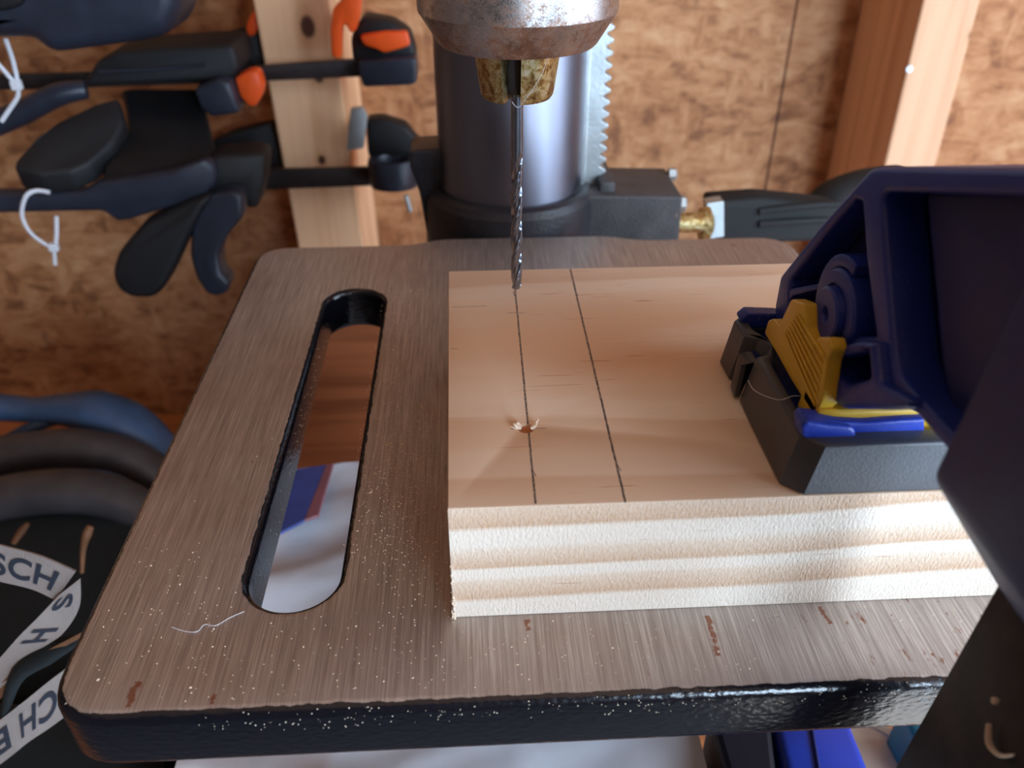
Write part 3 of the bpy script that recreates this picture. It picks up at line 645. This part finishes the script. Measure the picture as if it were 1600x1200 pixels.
# middle clamp: bar, housing, pads
c2 = thing('bar_clamp', (-200, 540, 40), 'black bar clamp with orange pads hanging across the left stud, upper of two', 'clamp')
mk('bar', slab([(-302.2,540,26.4),(-257.1,540,26.6),(-151,542,27.8),(-61.8,545,32.1),(-62.9,545,21.5),(-152.6,542,19.5),(-259.8,540,17.6),(-305.3,540,17.5)], (0, 5, 0), .8), 'bar', c2, smooth=35)
mk('housing', slab([(-222.7,515,25.2),(-213.1,520,37.9),(-200.1,520,43.3),(-156.9,520,45.7),(-134.3,520,46.1),(-132.3,520,32.6),(-137.2,520,26.2),(-178.9,518,25.7)], (0, 45, 0), 3, 3), 'blackplastic', c2, smooth=45)
mk('housing_edge', tube([(-210.3,514,33.5),(-179.4,514,34.6),(-149.3,514,36.3)], .9, 8), 'darkplastic', c2, smooth=60)
mk('rear_jaw', slab([(-171.8,575,33.1),(-155.2,578,40),(-132.4,580,46.3),(-123.5,580,20.4),(-144,575,19.4)], (0, 12, 0), 2), 'blackplastic', c2, smooth=40)
mk('orange_tab', slab([(-132.7,572,53.7),(-128.3,572,56.6),(-128.3,572,46.9),(-132.9,572,40.9),(-136.6,572,40.2),(-137.7,572,45.5)], (0, 10, 0), 1.5), 'orange', c2, smooth=40)
mk('pad', slab([(-158.1,510,23.8),(-143,510,30.1),(-136.9,510,27.9),(-135.5,510,19.2),(-133.9,510,9.6),(-151,510,7.6),(-156.6,510,12.9)], (0, 26, 0), 2.5, 3), 'darkplastic', c2, smooth=45)
mk('orange_tab', slab([(-136.2,520,27.6),(-128.5,520,31.2),(-122.2,520,31.1),(-120.6,520,22.7),(-122.3,520,17.1),(-127.2,520,10.5),(-131.6,520,11.3),(-135,520,17.3)], (0, 14, 0), 2), 'orange', c2, smooth=40)
mk('lever', tube([(-286.3,505,3.3),(-257.9,505,12.8),(-233.2,505,23.2),(-217.7,508,25.1)], [7.5, 7, 6.5, 5], 14), 'darkplastic', c2, smooth=60)
fj = mk('fixed_jaw', slab([(-69.1,545,44.8),(-61.1,545,56.2),(-43.8,545,53.2),(-33.5,545,46.6),(-30.4,545,34.8),(-31.6,545,27.2),(-67.9,545,26.2),(-69.6,545,32.9)], (0, 22, 0), 2.5), 'blackplastic', c2, smooth=45)
mk('orange_pad', slab([(-63.1,540,46.4),(-48.4,540,48.4),(-34.7,540,48.3),(-33.3,540,40.3),(-41.5,540,38.1),(-49.4,540,36),(-53.1,540,38.3),(-61.3,540,40.6)], (0, 8, 0), 1.8), 'orange', fj, smooth=40)
mk('rubber_pad', slab([(-65.4,535,32.9),(-30,535,34.7),(-30.1,535,19.7),(-34.9,535,18.2),(-63.1,535,17.4),(-64.9,535,23.2)], (0, 26, 0), 2), 'darkplastic', fj, smooth=40)
mk('orange_hook', join([slab([(-76.7,536,62.1),(-71,536,66.9),(-70.2,536,80.3),(-57.9,536,80.3),(-61.3,536,59.9),(-64.6,536,50),(-68.1,536,48.6),(-70.2,536,53.6),(-72.5,536,52.9),(-75.4,536,34.2),(-80.5,536,35.8),(-79.7,536,49.5)], (0, 12, 0), 1.6)]), 'orange', c2, smooth=40)
# lower clamp: big pistol body, levers, bar and ring jaw
c3 = thing('bar_clamp', (-180, 500, -40), 'black pistol grip bar clamp with two hanging levers, lower left beside the stud', 'clamp')
body = [(-212.7,545,20.3),(-205.1,548,24.1),(-164.1,548,23.6),(-162,540,12.5),(-157.1,520,0.6),(-147.1,492,-6.2),(-144,480,-12.4),(-146.7,476,-12.5),(-156.1,474,-8.7),(-167.6,472,-10),(-190,471,-13.3),(-211.1,470,-15.5),(-218.5,470,-21.7),(-285.3,470,-21.2),(-286.2,472,-21.2),(-230.6,474,-21.5),(-212.2,478,-14.2),(-203.6,488,-6.6),(-200.5,505,1.9),(-206.9,530,11.9)]
body = [(-213.9,545,15.8),(-206.9,548,16.5),(-165.6,548,15.9),(-162.4,540,10.2),(-156.3,520,0.6),(-148.2,498,-8.1),(-143.9,482,-13.1),(-150.6,474,-13.2),(-167.9,471,-12.6),(-190.1,470,-14.8),(-210.4,470,-18.1),(-205.5,478,-10.6),(-201.6,490,-4.6),(-199.7,505,1.9),(-206.9,530,11.9)]
mk('grip_body', slab(body, (0, 3, -19), 3.2, 3), 'blackplastic', c3, smooth=50)
mk('rim_band', slab([(-284.2,468,-20.8),(-242.4,468,-21.6),(-217.5,468,-21),(-209.1,468,-15.9),(-166.5,468,-10.1),(-147.9,470,-4.5),(-142.9,474,-10.4),(-144,472,-18.6),(-152,470,-25.3),(-162.7,469,-29.3),(-197.1,468,-38.7),(-203.5,468,-39.7),(-210.1,468,-33),(-288.6,468,-33.2)], (0, 12, 0), 3, 3), 'darkplastic', c3, smooth=50)
mk('trigger', slab([(-250.5,466,-5.7),(-249.9,470,-2.7),(-240.5,480,6.5),(-231.5,492,11.7),(-212.9,505,18.7),(-201.2,510,20.1),(-197.8,500,8.9),(-201.7,488,0.8),(-211.9,474,-5.5),(-221,468,-8.4),(-237.4,465,-9.2)], (0, 2, -13), 3.5, 3), 'blackplastic', c3, smooth=50)
mk('nose', slab([(-149.6,480,-7.8),(-141.8,484,-5.6),(-124.1,486,-5.8),(-117.5,486,-7.8),(-120.3,484,-23.1),(-126.3,482,-39.1),(-132.9,482,-38.2),(-133.5,480,-27.2),(-148,478,-26.1)], (0, 24, 0), 3), 'blackplastic', c3, smooth=45)
mk('lever', slab([(-171.4,462,-31.8),(-156.3,462,-24.5),(-145.4,462,-23.2),(-159.4,460,-42),(-172.3,458,-62.9),(-181.4,457,-76.7),(-189.4,456,-83.6),(-202.4,456,-83.2),(-209.5,456,-77.5),(-210.1,456,-67.1),(-204.5,458,-55.2),(-186.6,460,-38.3)], (0, 20, 0), 6, 4), 'blackplastic', c3, smooth=60)
mk('lever', slab([(-158,466,-31.3),(-146.4,466,-23.5),(-134.5,466,-21.1),(-128.6,466,-24.3),(-130.3,464,-36.5),(-142.4,463,-48.5),(-147.9,462,-59.2),(-148.3,461,-70.3),(-144.1,461,-76.3),(-146.9,461,-83.1),(-154.3,461,-86.3),(-159.9,461,-83.6),(-164.2,462,-73.7),(-165.3,463,-60.1),(-161.5,464,-43.7)], (0, 16, 0), 5, 4), 'darkplastic', c3, smooth=60)
mk('bar', slab([(-162.5,540,-35.3),(-55.8,545,-36.3),(-56.8,545,-48.6),(-165.1,540,-49)], (0, 5, 0), .8), 'bar', c3, smooth=35)
mk('rear_jaw', slab([(-174.3,575,-26.8),(-155.9,578,-20.6),(-132,580,-16),(-127.6,580,-47.1),(-146.9,575,-47.7),(-171.8,572,-44.4)], (0, 12, 0), 2), 'blackplastic', c3, smooth=40)
fj = mk('fixed_jaw', slab([(-64.6,545,-5.3),(-54.8,545,-4.6),(-39.7,545,-9.7),(-33,545,-19.7),(-17.5,545,-25.9),(-18,545,-37),(-35,545,-39.3),(-60.2,545,-38),(-65.8,545,-26.8)], (0, 16, 0), 2), 'blackplastic', c3, smooth=45)
c_ = [(-49.2,535,-34.7)][0]
rg = []
for (rr, zz_) in ((13.5, -18), (14.5, -14), (14.5, -3), (13.8, 0), (9.5, 0), (8.8, -1.5), (8.8, -9), (.01, -9)): rg.append((rr, zz_))
mk('swivel_pad', lathe([(.01, -18)] + rg, 0, 0, 40, fn=lambda a, b, c: (c_[0] + a * 1.12, c_[1] + b * .9 + 2, c_[2] + 7 + c)), 'darkplastic', fj, smooth=35)
mk('bar_stop', slab([(-72.3,536,4.6),(-65.2,536,5.2),(-62.5,536,-0.3),(-66.8,536,-20.5),(-77.6,536,-22),(-75.2,536,-7.3)], (0, 5, 0), .8), 'zinc', c3, smooth=35, label='grey steel stop plate on the bar end')
mk('mounting_screw', tube([(-41.6,528,-49.5),(-40.3,528,-54.8),(-39.4,528,-60.1)], 1.6, 8), 'zinc', fj, smooth=60)
# cable ties
def tie(loop, tail, kx, label):
    t_ = thing('cable_tie', loop[0], label, 'cable tie')
    mk('strap', tube(loop, 1.15, 8, .45, up=(0, 1, 0)), 'nylon', t_, smooth=60)
    mk('tail', tube(tail, 1.1, 8, .45, up=(0, 1, 0)), 'nylon', t_, smooth=60)
    mk('lock', box((kx[0] - 2.6, kx[1] - 1.8, kx[2] - 2.4), (kx[0] + 2.6, kx[1] + 1.8, kx[2] + 2.4), .6), 'nylon', t_)
tie([(-233.4,463,-19.2),(-240.1,462,-17.6),(-245.7,460,-20.4),(-251,460,-30.8),(-249.9,460,-40.8),(-244.3,460,-48),(-239.3,460,-50.5),(-236.5,461,-44.7),(-233.9,463,-33.1)], [(-239.3,460,-50.5),(-240.5,460,-56),(-241.8,460,-61.7)], [(-239.3,460,-50.5)][0], 'white cable tie looped under the lower left clamp body')
tie([(-231,462,61.9),(-230.7,462,51.2),(-232.3,462,40.1),(-237.1,462,47.2),(-241.8,462,55.9)], [(-232.5,462,39.5),(-233.7,462,33.7),(-240.5,462,26.5),(-246.4,462,20.6)], [(-232.6,462,39.2)][0], 'white cable tie hanging at the top left edge under the cut-off clamp')

# ------------------------------------------------------------------ dark kit with lettered straps, left of the table
kb = thing('tool_bag', (-230, 300, BZ), 'dark kit bag with curved mouldings and white lettered straps left of the table', 'bag')
mk('body', join([plate([rnd([(-420, 250), (-150, 250), (-136, 372), (-420, 372)], 40)], 142, 20, lambda a, b, c: (a, b, BZ + c)),
                 plate([rnd([(-380, 200), (-128, 160), (-128, 215), (-380, 260)], 20)], 160, 14, lambda a, b, c: (a, b, BZ + c))]), 'bagdark', kb, smooth=50)
mk('top_moulding', tube([(-326.9,440,-148.2),(-299.4,440,-146.3),(-273.5,440,-149.2),(-251.3,438,-148.6),(-233.5,436,-149.8),(-213.8,430,-155.9),(-199.2,424,-167.7),(-187.8,418,-185.7)], [11, 10, 9, 12, 16, 16, 14, 12], 20, .8), 'bagblue', kb, smooth=60, label='slate blue curved top moulding')
mk('top_moulding', tube([(-317.8,425,-175.6),(-297.7,428,-168.8),(-275.7,430,-157.4),(-256.7,434,-152.8),(-241.9,436,-152.4)], [6, 5, 4.2, 4.5, 5], 14, .8), 'bagblue', kb, smooth=60)
mk('grey_moulding', tube([(-321.7,395,-175.5),(-289.2,400,-159.3),(-260.3,404,-154.6),(-230.7,404,-153.9),(-204.7,400,-158.5),(-182.9,392,-170.3)], [14, 14, 13, 13, 12, 11], 20, .9), 'baggrey', kb, smooth=60, label='charcoal curved moulding')
mk('grey_moulding', tube([(-298.3,350,-174.2),(-267.2,356,-154.3),(-244,360,-149.8),(-216.8,360,-149.2),(-192.7,356,-153.2),(-172,348,-162.1)], [13, 13, 13, 13, 12, 11], 20, .9), 'baggrey', kb, smooth=60)
mk('piping', tube([(-266.7,372,-151.3),(-252.1,372,-148.7),(-238.4,374,-146.4),(-221.4,374,-147.1),(-203.6,372,-148.1),(-189.5,368,-152.7)], [2.2, 2.6, 1.6, 2.2, 1.8, 1.4], 10), 'bagblue', kb, smooth=60)
mk('tan_strip', tube([(-207.5,285,-115.8),(-204.9,290,-112.9),(-202.1,292,-110.3)], [1.2, 1.8, 1.0], 8), 'tan', kb, smooth=60)  # added strip, stands in for wood seen through a gap
mk('tan_strip', tube([(-168,262,-112.2),(-166.5,266,-103.1),(-163.7,268,-96.1),(-162.1,270,-93.3)], [.8, 1.2, 2.0, 1.4], 8), 'tan', kb, smooth=60)  # second added strip in place of a see-through gap
def strap(E1, E2, text=None, u0=0, u1=1, v0=.2, v1=.8, flip=False, mat='webbing', lab=None):
    A = smooth_line(E1, 8); Bq = smooth_line(E2, 8); n_ = len(A) - 1
    bm = bmesh.new(); rows = []
    for a, b in zip(A, Bq):
        nn = Vector((0, .8, -.3)); rows.append([bm.verts.new(a), bm.verts.new((a + b) / 2), bm.verts.new(b), bm.verts.new(b + nn), bm.verts.new(a + nn)])
    for p, q in zip(rows, rows[1:]):
        for j in range(5): bm.faces.new((p[j], p[(j + 1) % 5], q[(j + 1) % 5], q[j]))
    bm.faces.new(rows[0]); bm.faces.new(rows[-1][::-1])
    o = mk('webbing_strap', frombm(bm), mat, kb, smooth=60, label=lab)
    if text:
        fc = bpy.data.curves.new('t', 'FONT'); fc.body = text; fc.fill_mode = 'FRONT'; fc.offset = .025; fc.space_character = 1.08
        fo = bpy.data.objects.new('t', fc); COL.objects.link(fo); dg = bpy.context.evaluated_depsgraph_get(); dg.update()
        me = bpy.data.meshes.new_from_object(fo.evaluated_get(dg)); bpy.data.objects.remove(fo); bpy.data.curves.remove(fc)
        xs = [v.co.x for v in me.vertices]; ys = [v.co.y for v in me.vertices]; xa, xb, ya_, yb2 = min(xs), max(xs), min(ys), max(ys)
        bm = bmesh.new(); bm.from_mesh(me); bmesh.ops.triangulate(bm, faces=bm.faces); bmesh.ops.subdivide_edges(bm, edges=bm.edges, cuts=1)
        cc = (E2[0][0] - E1[0][0], 0, 0)
        for v in bm.verts:
            u = (v.co.x - xa) / (xb - xa); vv = (v.co.y - ya_) / (yb2 - ya_)
            if flip: vv = 1 - vv
            u = u0 + (u1 - u0) * u; vv = v1 + (v0 - v1) * vv; k = min(max(u, 0), .9999) * n_; i = int(k); f_ = k - i
            a = A[i].lerp(A[i + 1], f_); b = Bq[i].lerp(Bq[i + 1], f_)
            nrm = (A[i + 1] - A[i]).cross(Bq[i] - A[i]).normalized(); nrm = nrm if nrm.dot(Vector((0, -1, .6))) > 0 else -nrm
            v.co = a.lerp(b, vv) + nrm * .35
        me2 = frombm(bm, False); bpy.data.meshes.remove(me); me2.materials.clear()
        mk('lettering', me2, 'ink', o)
    return o
strap([(-172.3,205,-33.4),(-160.3,203,-35.4),(-150.4,201,-37.8),(-138.7,199,-40.9),(-128.1,197,-46.4)], [(-176.5,203,-47.4),(-164.2,201,-49.5),(-154.1,199,-51.7),(-143.8,197,-53.7),(-136.7,195,-56.9)], 'BOSCH', .10, .90, .2, .8, lab='white webbing strap with bold dark lettering')
strap([(-134.2,194,-53.6),(-141.4,192,-60.4),(-149.1,190,-67.3),(-156.8,188,-75),(-167.7,186,-86)], [(-126.6,195,-47.9),(-129.2,193,-58.7),(-135.3,190,-67),(-143.9,188,-72.7),(-158.4,184,-85.3)], 'S  H', .10, .60, .2, .8, flip=True, lab='white webbing strap running down to the left')
strap([(-133,184,-75.4),(-140.2,183,-80.6),(-150.5,182,-89.1),(-161,181,-97.5),(-177.6,180,-110.7)], [(-134.7,181,-92.9),(-145.5,180,-101.4),(-154.1,179,-107.4),(-162.1,178,-114),(-183.6,177,-131.9)], 'SCH B', .04, .85, .2, .8, flip=True, lab='white webbing strap at the lower left corner')
strap([(-128.6,188,-65),(-136.3,187,-68.9),(-145.5,186,-73.9),(-155.6,185,-81.5),(-170.2,184,-95.9)], [(-128.9,188,-67.1),(-136.6,187,-71.3),(-145.8,186,-77.7),(-156,185,-86.8),(-171.3,184,-102.8)], mat='tan', lab='thin tan strap edge')
mk('buckle_fold', tube([(-160.4,184,-96.6),(-151.4,186,-79.9),(-139.9,188,-73),(-131.4,190,-70.3)], [2.5, 5, 5, 2], 12, .5), 'bagdark', kb, smooth=60)

# ------------------------------------------------------------------ plastic bag and things below the table
def crumple(x0, x1, y0, y1, z0, ztop, amp, nx=60, ny=60, seed=3, tilt=0):
    rd = random.Random(seed); ks = [(rd.uniform(-.09, .09), rd.uniform(-.09, .09), rd.uniform(0, 6.3), rd.uniform(.3, 1)) for _ in range(9)]
    bm = bmesh.new(); g_ = []
    for i in range(nx + 1):
        row = []
        for j in range(ny + 1):
            u, v = i / nx, j / ny; x = x0 + (x1 - x0) * u; y = y0 + (y1 - y0) * v
            h = sum(abs(math.sin(a * x + b * y + c)) * d for a, b, c, d in ks) / 4 * amp
            e = min(u, 1 - u, v, 1 - v) * 60; e = min(e, 1) ** .5
            row.append(bm.verts.new((x, y, (z0 + 2) * (1 - e) + (ztop + tilt * (u - .5) - h) * e)))
        g_.append(row)
    for i in range(nx):
        for j in range(ny): bm.faces.new((g_[i][j], g_[i + 1][j], g_[i + 1][j + 1], g_[i][j + 1]))
    bd_ = [g_[i][0] for i in range(nx + 1)] + [g_[nx][j] for j in range(1, ny + 1)] + [g_[i][ny] for i in range(nx - 1, -1, -1)] + [g_[0][j] for j in range(ny - 1, 0, -1)]
    bt = [bm.verts.new((v.co.x, v.co.y, z0)) for v in bd_]
    for k in range(len(bd_)): bm.faces.new((bd_[k], bd_[k - 1], bt[k - 1], bt[k]))
    bm.faces.new(bt[::-1]); return frombm(bm)
pb = thing('plastic_bag', (0, 240, BZ), 'crumpled white plastic bag with a blue stripe lying under the drill press table', 'bag')
q = [(-87.1,254.3),(-93.7,287.5),(-91.7,304.6),(-85.2,331.8),(-64.8,334.2),(81,173.8)]
mk('bag_film', crumple(-112, 74.6, 112, 346, BZ + 10.5, -107, 8, tilt=24), 'film', pb, smooth=40)
st = [(-92,283.5),(-90.9,330.3),(-75.4,333.5),(-80.2,292.9)]
mk('blue_stripe', slab([(a, b, -116.6) for a, b in st], (0, 0, 1.6), .4), 'film_blue', pb)
st = [(-80.2,292.9),(-75.4,333.5),(-71.7,334.3),(-74.1,296)]
mk('red_stripe', slab([(a, b, -116.5) for a, b in st], (0, 0, 1.6), .4), 'film_red', pb)
bc = thing('tool_case', (86, 160, BZ), 'royal blue plastic case below the right front edge of the table', 'case')
cs = [(74.8,161.1),(91.3,160.2),(122,165.6),(124,106.2),(82.4,103.6),(60.2,104.8)]
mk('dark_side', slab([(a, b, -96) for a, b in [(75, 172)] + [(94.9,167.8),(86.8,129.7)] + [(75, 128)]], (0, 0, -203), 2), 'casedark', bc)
mk('lid', slab([(a, b, -95) for a, b in [(95.3,169.5),(120.2,168.2),(119.1,127.5),(91.1,128.9)]], (0, 0, -203), 3, 3), 'blue', bc, smooth=40)
mk('lid_ridge', slab([(a, b, -94) for a, b in [(107,168.1),(108.2,168.1),(100,127.9),(98.6,128)]], (0, 0, -6), .8), 'navyclean', bc)
cx_, cy_ = [(125.1,163.2)][0]
mk('tub', lathe([(.01, BZ), (27, BZ), (28, BZ + 1), (28, -131), (27, -130), (24, -130), (23.5, -130.8), (.01, -130.8)], cx_ + 6, cy_ + 2, 48), 'beige', at=(cx_, cy_, BZ), smooth=35, label='beige round tub standing right of the blue case', cat='tub')
tx_, ty_ = [(145.2,162.6)][0]
mk('teal_box', slab([(tx_ + 4, ty_ - 20, -112), (tx_ + 40, ty_ - 20, -112), (tx_ + 40, ty_ + 18, -112), (tx_ + 2, ty_ + 18, -112)], (0, 0, -187), 3, 3), 'teal', at=(tx_, ty_, BZ), smooth=40, label='teal plastic box at the lower right, behind the clamp bar', cat='box')
